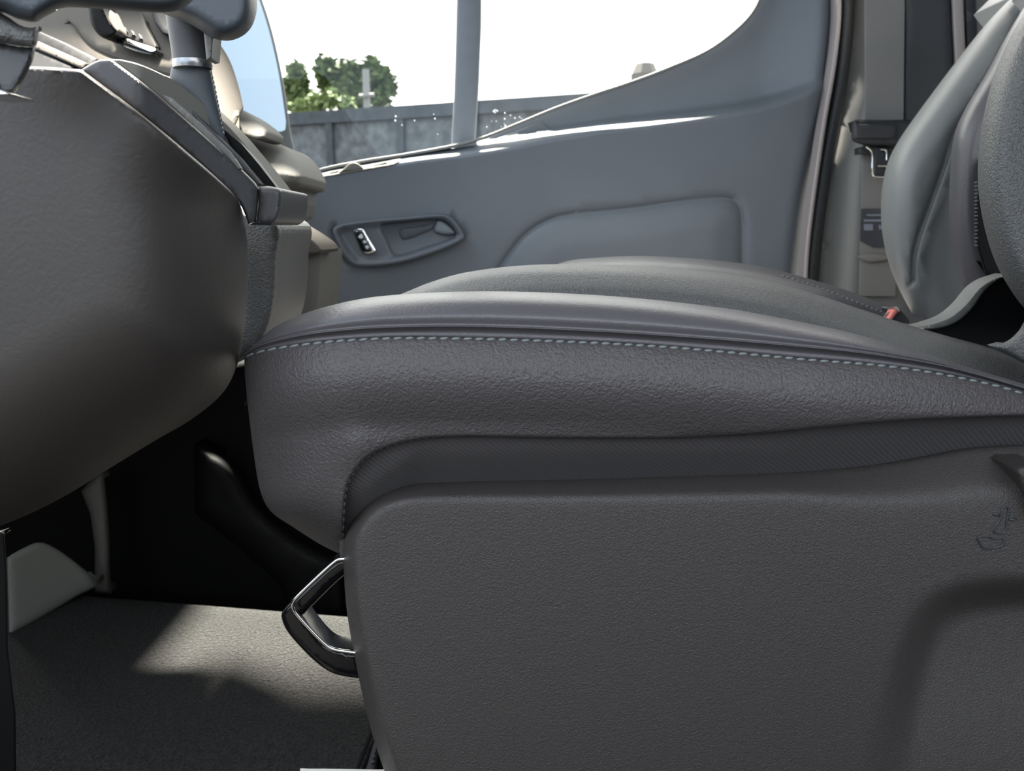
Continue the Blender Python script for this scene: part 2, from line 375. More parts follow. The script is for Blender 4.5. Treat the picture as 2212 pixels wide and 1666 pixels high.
w1.children[0]['kind'] = 'stuff'
# ---------------------------------------------------------------- B pillar
tag(band('trim_1', sm([(1811, -60), (1812, 40), (1800, 150), (1781, 260), (1766, 360), (1751, 470), (1742, 560), (1737, 680)]), 10, DY-.015, M['seal'], None, .03, 4, .006), kind='structure')
tag(band('trim_2', sm([(1832, -60), (1831, 40), (1820, 160), (1799, 280), (1782, 380), (1768, 480), (1758, 570), (1750, 690)]), 27, DY+.01, M['rubber'], None, .03, 10, .012), kind='structure')
def pil(V):
    x = V[:, 0]-np.interp(V[:, 1], [-60, 150, 350, 700], [1842, 1840, 1800, 1770]); return .07*np.clip(1-x/60, 0, 1)**1.5+.04*np.clip((V[:, 0]-1955)/25, 0, 1)
tag(relief('wall_right', [(1838, -60), (1836, 100), (1815, 250), (1795, 350), (1775, 500), (1760, 700), (2212, 760), (2400, 760), (2400, -60)], DY-.03, M['pillar'], None, r=4, rd=.005, step=16, thick=.08, fn=pil), kind='structure')
tag(relief('trim_3', [(2052, -60), (2078, -60), (2092, 260), (2068, 260)], DY-.05, M['seal'], None, r=6, rd=.01, step=16, thick=.05), kind='structure')
tag(relief('trim_4', [(2079, -60), (2108, -60), (2116, 260), (2092, 260)], DY-.035, M['rubber'], None, r=6, rd=.01, step=16, thick=.05), kind='structure')
tag(relief('trim_6', [(1957, -60), (2051, -60), (2066, 300), (1953, 300)], DY-.045, M['rubber'], None, r=6, rd=.01, step=16, thick=.04), kind='structure')
belt = thing('seat_belt', P(1900, 600, DY-.05), 'grey seat belt hanging down the door pillar behind the far seat', 'seat belt')
relief('webbing', [(1868, -60), (1955, -60), (1952, 262), (1868, 262)], DY-.055, M['webbing'], belt, r=2, rd=.001, step=18, thick=.002)
relief('webbing', [(1863, 300), (1945, 300), (1935, 640), (1855, 640)], DY-.045, M['webbing'], belt, r=2, rd=.001, step=18, thick=.002)
tg = relief('latch_housing', smc([(1841, 268), (1848, 259), (1900, 259), (1975, 261), (1982, 285), (1975, 312), (1900, 316), (1870, 314), (1848, 308), (1840, 300)]), DY-.085, M['rubber'], belt, r=8, rd=.012, step=8, thick=.03)
relief('housing_face', [(1845, 268), (1938, 269), (1936, 300), (1846, 300)], DY-.09, M['bezel'], tg, r=5, rd=.005, step=8, thick=.01)
relief('latch_slot', [(1855, 318), (1935, 318), (1935, 334), (1855, 334)], DY-.07, M['rubber'], belt, r=3, rd=.004, step=8, thick=.02)
relief('tongue_plate', smc([(1874, 320), (1889, 332), (1889, 378), (1896, 382), (1920, 382), (1924, 330), (1915, 320)]), DY-.08, M['rubber'], belt, r=3, rd=.003, step=6, thick=.006)
for q in ([(1871, 317), (1884, 330), (1884, 374), (1889, 382), (1914, 383)], [(1901, 323), (1912, 324), (1915, 330), (1915, 346)], [(1895, 359), (1915, 360), (1915, 372)]):
    tube('tongue_edge', [P(a, b, DY-.085) for a, b in sm(q, 3)], .0021, M['chrome'], belt, 8)
lab = thing('warning_label', P(1885, 530, DY-.05), 'dark printed label on the belt webbing beside the far backrest', 'label')
relief('label_sheet', [(1860, 451), (1925, 450), (1930, 534), (1885, 534), (1858, 520)], DY-.049, M['label'], lab, r=0, step=14, thick=.001)
for a in ((1872, 463, 1908, 467), (1866, 474, 1912, 479), (1866, 484, 1886, 498), (1898, 486, 1908, 496)):
    relief('print_block', [(a[0], a[1]), (a[2], a[1]), (a[2], a[3]), (a[0], a[3])], DY-.051, mat('faded_print', (.22, .24, .3), .6) if 'faded_print' not in bpy.data.materials else bpy.data.materials['faded_print'], lab, r=0, step=10, thick=.001)
relief('webbing_fold', smc([(1855, 553), (1880, 548), (1920, 552), (1918, 562), (1880, 567), (1862, 562)]), DY-.055, M['webbing'], belt, r=4, rd=.006, step=6, thick=.01)

# ================================================================== NEAR SEAT
seat = thing('passenger_seat', (.1, .5, 0), 'dark leather seat nearest the camera with grained plastic side panel and black release handle', 'car seat')
ptop = [(742, 1230), (741, 1190), (752, 1140), (785, 1092), (830, 1062), (890, 1046), (1000, 1040), (1200, 1036), (1400, 1030), (1600, 1023), (1750, 1016), (1900, 1002), (2000, 985), (2080, 970), (2160, 963), (2300, 960), (2440, 960)]
pleft = [(860, 1760), (835, 1680), (808, 1600), (785, 1510), (762, 1400), (748, 1310), (742, 1230)]
pout = sm(pleft)[:-1]+sm(ptop)+[(2440, 1760)]
dent = sm([(1840, 1800), (1865, 1640), (1900, 1480), (1940, 1370), (1985, 1300), (2050, 1262), (2130, 1246), (2230, 1240), (2330, 1238), (2500, 1238)])
pedge = sm(pleft)[:-1]+sm(ptop)
def panel_fn(V):
    s = pdist(V, pedge, False)
    w = np.interp(V[:, 0], [740, 900, 1700, 2050, 2300], [24, 30, 46, 92, 100])
    u = 1-s/w; d = .032*(np.sqrt(u*u+.025)+u)/2
    i = pdist(V, dent+[(2500, 1800)]); q = np.clip(i/np.interp(V[:, 0], [1850, 2050], [150, 75]), 0, 1); d += .026*q*q*(3-2*q)*np.exp(-((V[:, 1]-1290)/330)**2)
    return d
def edge_n(curve, d):
    c = resamp(curve, d, False); T = np.gradient(c, axis=0); T /= np.linalg.norm(T, axis=1)[:, None]; return c, np.stack([-T[:, 1], T[:, 0]], 1)
icon_seat_back = smc([(2166, 1098), (2178, 1098), (2175, 1125), (2170, 1150), (2149, 1150), (2150, 1138), (2160, 1122)], 5)
icon_seat_base = smc([(2112, 1160), (2135, 1159), (2147, 1164), (2166, 1163), (2163, 1180), (2125, 1184), (2116, 1172)], 5)
base = relief('side_panel', pout, .45, M['panel'], seat, r=9, rd=.006, step=18, thick=.012, fn=panel_fn, extra=[(x, y) for q in range(0, 150, 14) for x, y in [(a+q*.5, b+q) for a, b in resamp(dent, 22, False)]]+[(q[0]+N_[0]*k, q[1]+N_[1]*k) for k in (14, 21, 28, 35, 43, 52, 62, 76, 92, 108) for q, N_ in zip(*edge_n(pedge, 12))], auto=None)
def pd(px, py): return float(panel_fn(np.array([[px, py]]))[0])+.45
def inset(name, curve, w, m, parent):
    bm = bmesh.new(); tubemesh(bm, [P(q[0], q[1], pd(q[0], q[1])-.0002) for q in curve], w, 6); return link(name, bm, m, parent)
for c_ in (icon_seat_back, icon_seat_base): inset('engraved_seat_symbol', c_+[c_[0]], .0007, M['rubber'], base)
inset('engraved_arrow', [(2145, 1110), (2152, 1112), (2160, 1113)], .0008, M['rubber'], base)
inset('engraved_arrow', [(2180, 1122), (2188, 1123), (2196, 1121)], .0008, M['rubber'], base)
# corner cover at the right edge
relief('recliner_cover', [(2190, 1012), (2205, 1006), (2400, 1000), (2400, 1190), (2240, 1120), (2212, 1068)], .44, M['panel'], seat, r=12, rd=.01, step=14, thick=.03)
# fabric skirt between panel and leather
seam = sm([(740, 1200), (742, 1120), (748, 1060), (765, 1022), (800, 985), (850, 962), (920, 948), (1020, 944), (1200, 947), (1450, 947), (1650, 937), (1800, 922), (1950, 909), (2100, 902), (2300, 897), (2440, 895)])
relief('fabric_skirt', [(max(q[0]-9 if q[0] < 800 else q[0], 734), q[1]-9 if q[0] > 760 else q[1]) for q in seam]+[(2440, 1100), (1200, 1120), (900, 1130), (790, 1190), (755, 1260)], .462, M['fabric'], seat, r=5, rd=.003, step=20, thick=.03, fn=lambda V: .03*np.clip((V[:, 1]-np.interp(V[:, 0], [780, 900, 1650, 2000, 2250], [1060, 975, 965, 935, 920]))/85, 0, 1)+.032*np.clip((V[:, 0]-1750)/600, 0, 1)**1.5)
# leather side of the cushion
sti = sm([(530, 768), (560, 758), (610, 748), (700, 737), (780, 731), (870, 728), (1000, 729), (1150, 733), (1300, 739), (1450, 748), (1600, 761), (1750, 775), (1880, 785), (1980, 797), (2080, 815), (2160, 833), (2240, 856), (2440, 900)])
lft = sm([(740, 1200), (690, 1175), (635, 1140), (585, 1105), (562, 1060), (548, 980), (538, 900), (530, 830), (528, 790), (530, 768)])
sideo = lft[:-1]+sti+seam[::-1][:-1]
ly = [q[1] for q in lft][::-1]; lx = [q[0] for q in lft][::-1]
def side_fn(V):
    s = V[:, 0]-np.interp(V[:, 1], ly, lx); u = np.clip(1-s/230, 0, 1)
    d = .075*(1-np.sqrt(np.maximum(0, 1-u*u*.98)))
    q = V[:, 1]-np.interp(V[:, 0], [p_[0] for p_ in sti], [p_[1] for p_ in sti])
    d += -.010*np.sin(np.clip(q/190, 0, 1)*math.pi)
    d += .028*np.clip((V[:, 0]-1750)/600, 0, 1)**1.5
    d += .03*np.clip((V[:, 1]-1060)/140, 0, 1)**2
    d += -.004*np.exp(-((V[:, 0]-770)/40)**2-((V[:, 1]-960)/45)**2)+.0025*np.sin(V[:, 0]/33+V[:, 1]/60)*np.clip((V[:, 1]-1000)/100, 0, 1)
    return d
SDp = .452
relief('cushion_side', sideo, SDp, M['leather'], seat, r=9, rd=.005, step=16, thick=.03, fn=side_fn, auto=None)
def sdep(px, py): return SDp+float(side_fn(np.array([[px, py+3]]))[0])
stitches('stitching', [(q[0], q[1]+3) for q in sti], lambda x, y: sdep(x, y)+.0045*max(0, 1-abs(0)), M['thread'], seat, on=19, off=6, rad=.0008, off3=-.0032)
seamlow = [q for q in seam if q[0] < 960]
stitches('seam_stitching', [(q[0]+1, q[1]-2) for q in seamlow], lambda x, y: sdep(x+4, y-4)+.004, M['thread_dark'], seat, on=10, off=7, rad=.0007, off3=-.001)
# upper bolster: rows from the stitch line up over the top and down behind
def row(f, d): return [(x, f(x), d(x) if callable(d) else d) for x in XS]
XS = [528, 552, 600, 680, 780, 870, 1000, 1150, 1350, 1550, 1700, 1850, 2000, 2100, 2240, 2440]
top1 = dict(zip(XS, [767, 742, 703, 670, 646, 636, 630, 631, 642, 664, 690, 722, 764, 796, 838, 895]))
stx = lambda x: float(np.interp(x, [q[0] for q in sti], [q[1] for q in sti]))
pip = dict(zip(XS, [768, 752, 737, 722, 712, 708, 707, 711, 721, 735, 748, 763, 785, 808, 848, 900]))
fo = lambda x: .075*(1-math.sqrt(max(0, 1-min(1, max(0, 1-(x-528)/230))**2*.98)))+.028*max(0, (x-1750)/600)**1.5
mixr = lambda a, b, t: [(x, a(x)*(1-t)+b(x)*t) for x in XS]
T1 = lambda x: top1[x]; PI_ = lambda x: pip[x]
rows = [row(lambda x: stx(x)+6, lambda x: SDp+fo(x)+.008), row(lambda x: stx(x)-1, lambda x: SDp+fo(x)+.004), row(lambda x: stx(x)*.45+pip[x]*.55, lambda x: SDp+fo(x)+.004),
        row(lambda x: pip[x]+1.5, lambda x: SDp+fo(x)+.0015), row(lambda x: pip[x]-2, lambda x: SDp+fo(x)-.0005), row(lambda x: pip[x]-5, lambda x: SDp+fo(x)+.003),
        row(lambda x: pip[x]*.65+top1[x]*.35, lambda x: SDp+fo(x)+.002), row(lambda x: pip[x]*.3+top1[x]*.7, lambda x: SDp+fo(x)+.012),
        row(lambda x: pip[x]*.08+top1[x]*.92, lambda x: SDp+fo(x)+.03), row(lambda x: top1[x], lambda x: SDp+fo(x)+.055), row(lambda x: top1[x]+16, lambda x: SDp+fo(x)+.085), row(lambda x: top1[x]+110, lambda x: SDp+fo(x)+.1)]
loft('cushion_bolster', rows, M['leather_fine'], seat, 8, 4)
# seat centre with coarse grain, rising behind the bolster
XS2 = [850, 880, 930, 1000, 1100, 1200, 1350, 1500, 1650, 1750, 1850, 1950, 2050, 2150, 2260, 2440]
t2 = [642, 630, 610, 590, 576, 571, 573, 584, 605, 632, 665, 698, 727, 754, 788, 850]
def rw(XS, ys, dy, d, k=0): return [(x, y+dy, d+k*max(0, (900-x)/50)*.02) for x, y in zip(XS, ys)]
loft('cushion_centre', [rw(XS2, t2, 120, .56), rw(XS2, t2, 60, .575), rw(XS2, t2, 30, .59), rw(XS2, t2, 12, .605), rw(XS2, t2, 3, .63), rw(XS2, t2, 0, .665), rw(XS2, t2, 9, .71), rw(XS2, t2, 80, .74)], M['grain_leather'], seat, 8, 5)
# release handle under the cushion front
hd = thing('release_handle', P(780, 1440, .5), None, None)
hd.parent = seat; hd.location = Vector(P(780, 1440, .5))-seat.location
def hpar(o): return o
hp = [(775, 1439), (742, 1433), (712, 1423), (684, 1402), (655, 1370), (630, 1340), (621, 1325), (626, 1310), (645, 1292), (690, 1248), (728, 1218), (760, 1216)]
bm = bmesh.new(); tubemesh(bm, [P(a+ (8 if i > 6 else 0), b+(8 if i > 6 else 0), .492) for i, (a, b) in enumerate(sm(hp, 1))], .0075, 14) if False else None
bm.free() if bm else None
outer = sm([(790, 1468), (743, 1461), (711, 1451), (676, 1425), (640, 1388), (618, 1360), (608, 1334), (612, 1318), (630, 1298)])+sm([(632, 1296), (680, 1250), (727, 1210), (760, 1206)])
inner = sm([(760, 1232), (735, 1250), (700, 1283), (656, 1328)])+sm([(657, 1330), (680, 1362), (708, 1392), (735, 1404), (775, 1409)])
relief('handle_bar', outer+inner, .487, M['gloss'], hd, r=12, rd=.008, step=5, thick=.018)
tube('bright_edge', [P(a, b, .4815) for a, b in sm([(762, 1207), (741, 1208), (727, 1211), (680, 1253), (637, 1296), (632, 1310), (640, 1326), (672, 1362), (706, 1395), (726, 1404), (775, 1411)], 5)], .0013, M['chrome'], hd, 8)  # chrome tube standing in for the highlight along the gloss bar's edge
# inner mounting leg, seen below the cushion
relief('seat_rail', [(762, 1680), (806, 1568), (830, 1560), (860, 1680)], .56, M['gloss'], seat, r=8, rd=.01, step=12, thick=.03)
relief('rail_cover', [(785, 1680), (812, 1590), (822, 1600), (812, 1680)], .548, M['bezel'], seat, r=7, rd=.01, step=8, thick=.01)
# backrest of the near seat
nb = sm([(2330, -80), (2270, -40), (2212, 30), (2175, 95), (2145, 170), (2125, 250), (2114, 330), (2113, 400), (2122, 470), (2142, 545), (2170, 605), (2212, 665), (2260, 700)])+[(2440, 720), (2440, -80)]
relief('backrest', nb, .56, M['grain_leather'], seat, r=60, rd=.06, step=18, thick=.06, auto=None)
relief('backrest_foot', sm([(2140, 748), (2175, 737), (2200, 715), (2225, 680), (2300, 640)])+[(2440, 640), (2440, 860), (2240, 800)], .53, M['grain_leather'], seat, r=14, rd=.012, step=16, thick=.008, auto=None)
# bracket cover of the near seat, grey top band standing in for its sunlit edge
bo = sm([(1972, 706), (2010, 702), (2055, 688), (2090, 660), (2120, 622), (2150, 600), (2180, 590)])
relief('hinge_cover', bo+[(2300, 600), (2300, 820), (2100, 790), (1990, 722)], .69, M['black'], seat, r=5, rd=.006, step=14, thick=.03)
band('hinge_cover_lit_edge', [(q[0], q[1]+4) for q in bo], lambda t: 6+14*math.sin(min(1, t*1.15)*math.pi), .683, M['grey'], seat, .02, 4, .008)

# unseen driver's seat behind the viewpoint, added to block light on the floor
ds = thing('driver_seat_shade', (.1, -.35, 0), 'unseen dark driver seat behind the viewpoint, added to block light on the near floor', 'car seat')
bm = bmesh.new(); boxm(bm, (-.2, -.6, .02), (.42, -.12, .4)); bmesh.ops.bevel(bm, geom=bm.edges[:], offset=.06, segments=4, affect='EDGES'); link('seat_cushion', bm, M['leather_fine'], ds)
# ================================================================== FAR SEAT
fs = thing('passenger_seat', (.3, 1.0, 0), 'farther leather seat beside the door, only its light grey backrest and cushion edge showing', 'car seat')
XS3 = [1180, 1230, 1300, 1380, 1460, 1550, 1650, 1750, 1830, 1920, 2000, 2100, 2240]
t3 = [580, 563, 556, 553, 556, 563, 577, 603, 628, 661, 686, 712, 745]
loft('seat_cushion', [rw(XS3, t3, 110, .8), rw(XS3, t3, 50, .83), rw(XS3, t3, 16, .86), rw(XS3, t3, 4, .9), rw(XS3, t3, 0, .96), rw(XS3, t3, 8, 1.1), rw(XS3, t3, 90, 1.16)], M['leather_fine'], fs, 8, 5)
stitches('stitching', sm([(1690, 596), (1760, 618), (1830, 645), (1900, 672), (1980, 700), (2060, 730)]), lambda x, y: .842, M['grey'], fs, on=5, off=6, rad=.0011, off3=0)
fb = sm([(2260, -80), (2190, -10), (2130, 52), (2060, 140), (2000, 220), (1950, 290), (1922, 340), (1908, 390), (1903, 450), (1907, 510), (1922, 575), (1950, 640), (1985, 700), (2010, 730)])+[(2300, 760), (2300, -80)]
sline = sm([(2200, 30), (2150, 140), (2100, 225), (2062, 290), (2035, 370), (2010, 440), (1985, 510), (1974, 560), (1973, 610)])
def fb_fn(V):
    d = .012*np.exp(-(pdist(V, sline, False)/6)**2)
    i = V[:, 0]-np.interp(V[:, 1], [q[1] for q in sline], [q[0] for q in sline]); return d+.012*np.clip(i/30, 0, 1)
relief('backrest', fb, .98, M['backrest'], fs, r=70, rd=.09, step=14, thick=.09, fn=fb_fn, extra=[(q[0]+k, q[1]) for q in resamp(sline, 10, False) for k in (-9, -5, 0, 5, 9)], auto=None)
relief('backrest_bolster', sm([(2260, -60), (2212, 15), (2170, 85), (2130, 160), (2085, 235), (2062, 290), (2054, 350), (2050, 430), (2052, 500), (2065, 570), (2090, 640), (2110, 680)])+[(2300, 690), (2300, -60)], .83, M['leather_fine'], fs, r=46, rd=.05, step=14, thick=.04, auto=None)
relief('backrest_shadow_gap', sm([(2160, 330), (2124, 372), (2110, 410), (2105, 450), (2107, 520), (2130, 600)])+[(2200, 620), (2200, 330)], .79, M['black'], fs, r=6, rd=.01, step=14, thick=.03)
bm = bmesh.new()
for k in range(18):
    py = 392+k*8; boxm(bm, P(2104, py+4, .789), P(2111+(k % 2)*2, py, .784))
link('zip', bm, M['bezel'], fs, False)
# buckles
bk = thing('seat_belt_buckle', P(1930, 700, .8), 'black belt buckle with a red button between the cushions', 'buckle')
relief('buckle_body', [(1904, 690), (1918, 674), (1934, 663), (1944, 668), (1962, 690), (1978, 712), (1960, 760), (1880, 730)], .80, M['bezel'], bk, r=4, rd=.006, step=7, thick=.025)
relief('release_button', [(1913, 692), (1922, 682), (1929, 670), (1937, 668), (1940, 675), (1928, 690), (1921, 697)], .792, M['red'], bk, r=3, rd=.003, step=5, thick=.012)
relief('bright_edge', [(1932, 664), (1939, 663), (1945, 671), (1942, 675)], .791, M['seal'], bk, r=1, rd=.001, step=5, thick=.01)
bk2 = thing('seat_belt_buckle', P(1990, 715, .7), 'tip of a second belt buckle under the lit-edged hinge cover', 'buckle')
relief('buckle_body', smc([(1984, 716), (1990, 709), (1997, 711), (1999, 722), (1988, 728)]), .672, M['seal'], bk2, r=3, rd=.003, step=3, thick=.012)
relief('release_button', smc([(1984, 715), (1989, 712), (1992, 714), (1990, 719), (1984, 719)], 4), .669, M['red'], bk2, r=1, rd=.001, step=3, thick=.008)

# ================================================================== DASHBOARD
dash = thing('dashboard', (-.45, .7, .2), 'sunlit dashboard with its dark centre console at the left of the footwell', 'dashboard')
co = sm([(-60, 152), (60, 144), (120, 146), (176, 150)])+sm([(200, 168), (300, 243), (400, 325), (480, 395), (515, 435), (530, 490), (536, 560), (534, 650), (526, 720), (512, 790), (480, 850), (415, 905), (330, 955), (240, 1010), (150, 1066), (60, 1112), (-60, 1160)])
def co_fn(V):
    e = sm([(532, 440), (540, 560), (540, 650), (534, 720), (520, 790), (480, 850), (415, 905), (330, 955), (240, 1010), (150, 1066), (60, 1112), (-60, 1160)])
    s = pdist(V, e, False); u = np.clip(1-s/330, 0, 1); return .16*(1-np.sqrt(np.maximum(0, 1-u*u*.97)))
relief('console_side', co, .42, M['console'], dash, r=8, rd=.008, step=18, thick=.06, fn=co_fn, auto=None)
relief('console_rear_edge', sm([(470, 440), (598, 478), (600, 560), (596, 640), (585, 700), (560, 760)])+[(440, 820), (440, 470)], .62, M['grain_leather'], dash, r=14, rd=.02, step=12, thick=.1, auto=None)
# gear selector surround: solid slanted frame with near wall, top face, slot
fr = thing('selector_surround', (-.2, .5, .6)); fr.parent = dash; fr.location = Vector((-.2, .5, .6))-dash.location
relief('surround_side', sm([(177, 149), (195, 138), (215, 129), (238, 127)])+sm([(244, 130), (300, 172), (360, 222), (430, 283), (500, 345), (545, 388), (557, 405), (557, 440), (553, 478)])+sm([(536, 484), (528, 460), (513, 432), (480, 398), (400, 325), (300, 243), (200, 167), (180, 155)]), .485, M['bezel'], fr, r=6, rd=.006, step=12, thick=.004, slope=1,
       fn=lambda V: .05*np.clip((V[:, 0]-300)/260, 0, 1))
relief('surround_top', sm([(238, 127), (300, 172), (360, 222), (430, 283), (500, 345), (557, 404)])+sm([(607, 408), (590, 385), (545, 330), (490, 268), (420, 205), (360, 165), (300, 138), (260, 128)]), .53, M['dash_grey'], fr, r=3, rd=.004, step=12, thick=.03, fn=lambda V: .05*np.clip((V[:, 0]-300)/260, 0, 1))
relief('selector_slot', [(478, 275), (494, 309), (530, 357), (569, 404), (600, 407), (560, 355), (520, 308)], .565, M['black'], fr, r=2, rd=.003, step=10, thick=.01)
relief('selector_groove', [(397, 225), (410, 233), (460, 282), (520, 342), (566, 398), (560, 400), (500, 338), (440, 276)], .552, M['rubber'], fr, r=1, rd=.001, step=10, thick=.01)
relief('surround_inlay', [(352, 205), (372, 212), (430, 262), (500, 330), (523, 365), (515, 366), (440, 292), (370, 226)], .526, M['grey'], fr, r=1.5, rd=.002, step=10, thick=.004)
relief('surround_end', sm([(556, 403), (580, 402), (606, 408), (610, 418), (608, 450), (600, 476), (585, 487)])+[(537, 486), (552, 474), (557, 440)], .535, M['bezel'], fr, r=9, rd=.012, step=8, thick=.07)
# storage bin at the console foot
bn = thing('storage_bin', (-.2, .75, .4)); bn.parent = dash; bn.location = Vector((-.2, .75, .4))-dash.location
relief('bin_body', sm([(588, 545), (600, 548), (650, 544), (694, 538)])+sm([(697, 550), (694, 600), (690, 650), (680, 700)])+[(560, 720), (560, 560)], .78, M['dash_grey'], bn, r=8, rd=.012, step=12, thick=.1, fn=lambda V: .03*np.clip((V[:, 0]-640)/60, 0, 1)**2)
relief('bin_rim', sm([(598, 472), (612, 478), (650, 500), (684, 524), (696, 540)])+sm([(690, 549), (650, 553), (598, 552), (590, 548)]), .76, M['dash'], bn, r=5, rd=.01, step=10, thick=.08)
relief('bin_opening', [(602, 483), (620, 492), (665, 511), (640, 517), (600, 518)], .755, M['black'], bn, r=2, rd=.002, step=8, thick=.01)
relief('socket_cap', [(597, 482), (611, 484), (612, 501), (597, 501)], .745, M['seal'], bn, r=3, rd=.004, step=5, thick=.02)
band('bin_hoop', sm([(603, 418), (614, 440), (620, 475)]), 7, .8, M['dash_grey'], bn, .02, 3, .003)
box('dash_shade_block', (-1.28, .55, .34), (-.44, 1.0, .6), M['black'], dash, .01)  # unseen box added behind the console to block light from the footwell
def dz(off): return lambda V: .88+(240-V[:, 1])*.0008-off
box('dash_shade_block', (-1.28, .96, .32), (-.47, 1.37, .58), M['black'], dash, .02)  # unseen, added to shade the left end of the carpet patch
box('dash_shade_block', (-1.28, .955, .32), (-.385, 1.05, .5), M['black'], dash, .01)  # unseen, added to cut sun on the near left carpet
# dash upper parts
du = sm([(526, 234), (515, 185), (497, 132), (475, 95), (455, 70), (440, 30), (430, -60)])+[(-60, -60), (-60, 330), (480, 330)]
groove = sm([(150, 50), (165, 62), (178, 82), (200, 104), (235, 122), (280, 138), (340, 156), (400, 172)])
def du_fn(V): return .01*np.exp(-(pdist(V, groove, False)/3)**2)+.06*np.clip((V[:, 0]-420)/110, 0, 1)**2
relief('dash_face', du, dz(0), M['dash'], dash, r=6, rd=.01, step=14, thick=.1, fn=du_fn, extra=[(q[0], q[1]+k) for q in resamp(groove, 6, False) for k in (-6, -3, 0, 3, 6)], auto=None)
relief('dash_brow', sm([(440, 205), (470, 214), (520, 235), (560, 262), (577, 280)])+sm([(577, 286), (570, 298), (550, 300), (500, 285), (450, 268)]), lambda V: .94+(280-V[:, 1])*.0016, M['dash_grey'], dash, r=16, rd=.02, step=6, thick=.07, auto=None)
relief('dash_end', sm([(470, 262), (520, 280), (575, 300), (615, 318), (640, 345), (654, 378), (654, 396)])+sm([(650, 404), (620, 412), (580, 408), (520, 350), (470, 300)]), lambda V: .9+np.clip(380-V[:, 1], 0, None)*.0016, M['dash_grey'], dash, r=42, rd=.05, step=10, thick=.12, auto=None)
relief('dash_end_lower', sm([(590, 400), (642, 406)])+sm([(642, 440), (632, 470), (610, 480)])+[(590, 470)], .96, M['grey'], dash, r=6, rd=.01, step=10, thick=.1)
relief('dark_recess', [(60, 68), (86, 68), (140, 92), (215, 130), (190, 145), (110, 105), (60, 88)], dz(0.025), M['black'], dash, r=4, rd=.005, step=10, thick=.03)
relief('light_rail', [(60, 84), (86, 90), (130, 110), (192, 138), (178, 150), (120, 125), (60, 100)], dz(0.04), M['dash'], dash, r=5, rd=.01, step=8, thick=.03)
relief('lower_recess', [(40, 98), (74, 102), (120, 125), (165, 146), (100, 160), (40, 160)], dz(0.035), M['black'], dash, r=3, rd=.005, step=10, thick=.03)
vent = thing('air_vent', (-.4, .93, .7)); vent.parent = dash; vent.location = Vector((-.45, .93, .7))-dash.location
relief('vent_face', sm([(240, -10), (300, 20), (318, 60), (338, 98), (336, 104)])+[(300, 92), (255, 72), (240, 40)], dz(0.02), M['vent'], vent, r=3, rd=.004, step=8, thick=.04)
for x, y in ((266, 57), (283, 65), (299, 73)): relief('vent_button', smc([(x, y), (x+4, y+3), (x+7, y+10), (x+3, y+9)], 4), dz(.03), M['rubber'], vent, r=1, rd=.001, step=3, thick=.006)
relief('vent_blade', sm([(245, 70), (290, 88), (334, 102), (338, 108), (332, 113)])+sm([(325, 113), (290, 100), (255, 85), (244, 76)]), dz(0.035), M['chrome'], vent, r=3, rd=.006, step=6, thick=.02)
relief('vent_shadow_lip', sm([(243, 75), (258, 90), (290, 104), (328, 115)])+sm([(333, 117), (320, 117), (285, 108), (255, 94), (242, 82)]), dz(0.03), M['rubber'], vent, r=1, rd=.001, step=6, thick=.01)
relief('display_back', smc([(190, -20), (215, -20), (226, 20), (240, 50), (254, 70), (230, 84), (208, 70), (194, 40)]), .94, M['black'], dash, r=8, rd=.01, step=8, thick=.03)
relief('display_edge', smc([(224, 15), (238, 20), (250, 45), (257, 62), (254, 68), (245, 60), (232, 40)]), dz(0.09), M['dash'], dash, r=3, rd=.004, step=6, thick=.02)
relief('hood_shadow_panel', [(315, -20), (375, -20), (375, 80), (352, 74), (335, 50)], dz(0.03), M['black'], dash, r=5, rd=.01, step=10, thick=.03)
# gear lever
gl = thing('gear_lever', P(425, 300, .58), 'gear lever with rounded knob and stitched leather gaiter on the console', 'gear lever')
kn = sm([(345, 0), (350, 26), (375, 38), (410, 52), (440, 70), (465, 84), (495, 88), (525, 77), (545, 55), (555, 20), (553, -20), (535, -70)])+[(330, -70)]
relief('knob', kn, .50, M['wheel'], gl, r=34, rd=.04, step=10, thick=.03, auto=None)
def cyl_loft(name, secs, d, m, parent, sq=.8):
    """closed round-ish section stack: secs = (left px, right px, py)"""
    bm = bmesh.new(); rings = []
    for a, b, y in sm(secs, 4):
        c = Vector(P((a+b)/2, y, d)); w = (Vector(P(b, y, d))-Vector(P(a, y, d))).length/2
        rings.append([bm.verts.new(c+Vector((math.cos(t)*w, math.sin(t)*w*sq, 0))) for t in [k*math.pi/12 for k in range(24)]])
    for A, B in zip(rings[:-1], rings[1:]):
        for k in range(24): bm.faces.new((A[k], A[(k+1) % 24], B[(k+1) % 24], B[k]))
    bm.faces.new(rings[0]); bm.faces.new(rings[-1]); return link(name, bm, m, parent, True, 60)
cyl_loft('stem', [(358, 462, 20), (364, 462, 60), (371, 456, 105), (374, 456, 132)], .56, M['bezel'], gl)
cyl_loft('collar', [(373, 458, 131), (373, 458, 139), (375, 457, 148)], .56, M['satin'], gl)
cyl_loft('gaiter', [(372, 456, 146), (368, 460, 170), (368, 466, 200), (385, 474, 235), (420, 482, 270), (462, 488, 302), (482, 489, 316)], .565, M['wheel'], gl, .6)
stitches('gaiter_stitching', sm([(455, 152), (463, 185), (470, 220), (478, 260), (486, 300)]), lambda x, y: .545, M['grey'], gl, on=9, off=1, rad=.0006, off3=0)
relief('trigger', [(440, 70), (462, 75), (458, 128), (446, 130)], .538, M['grey'], gl, r=4, rd=.005, step=8, thick=.015)
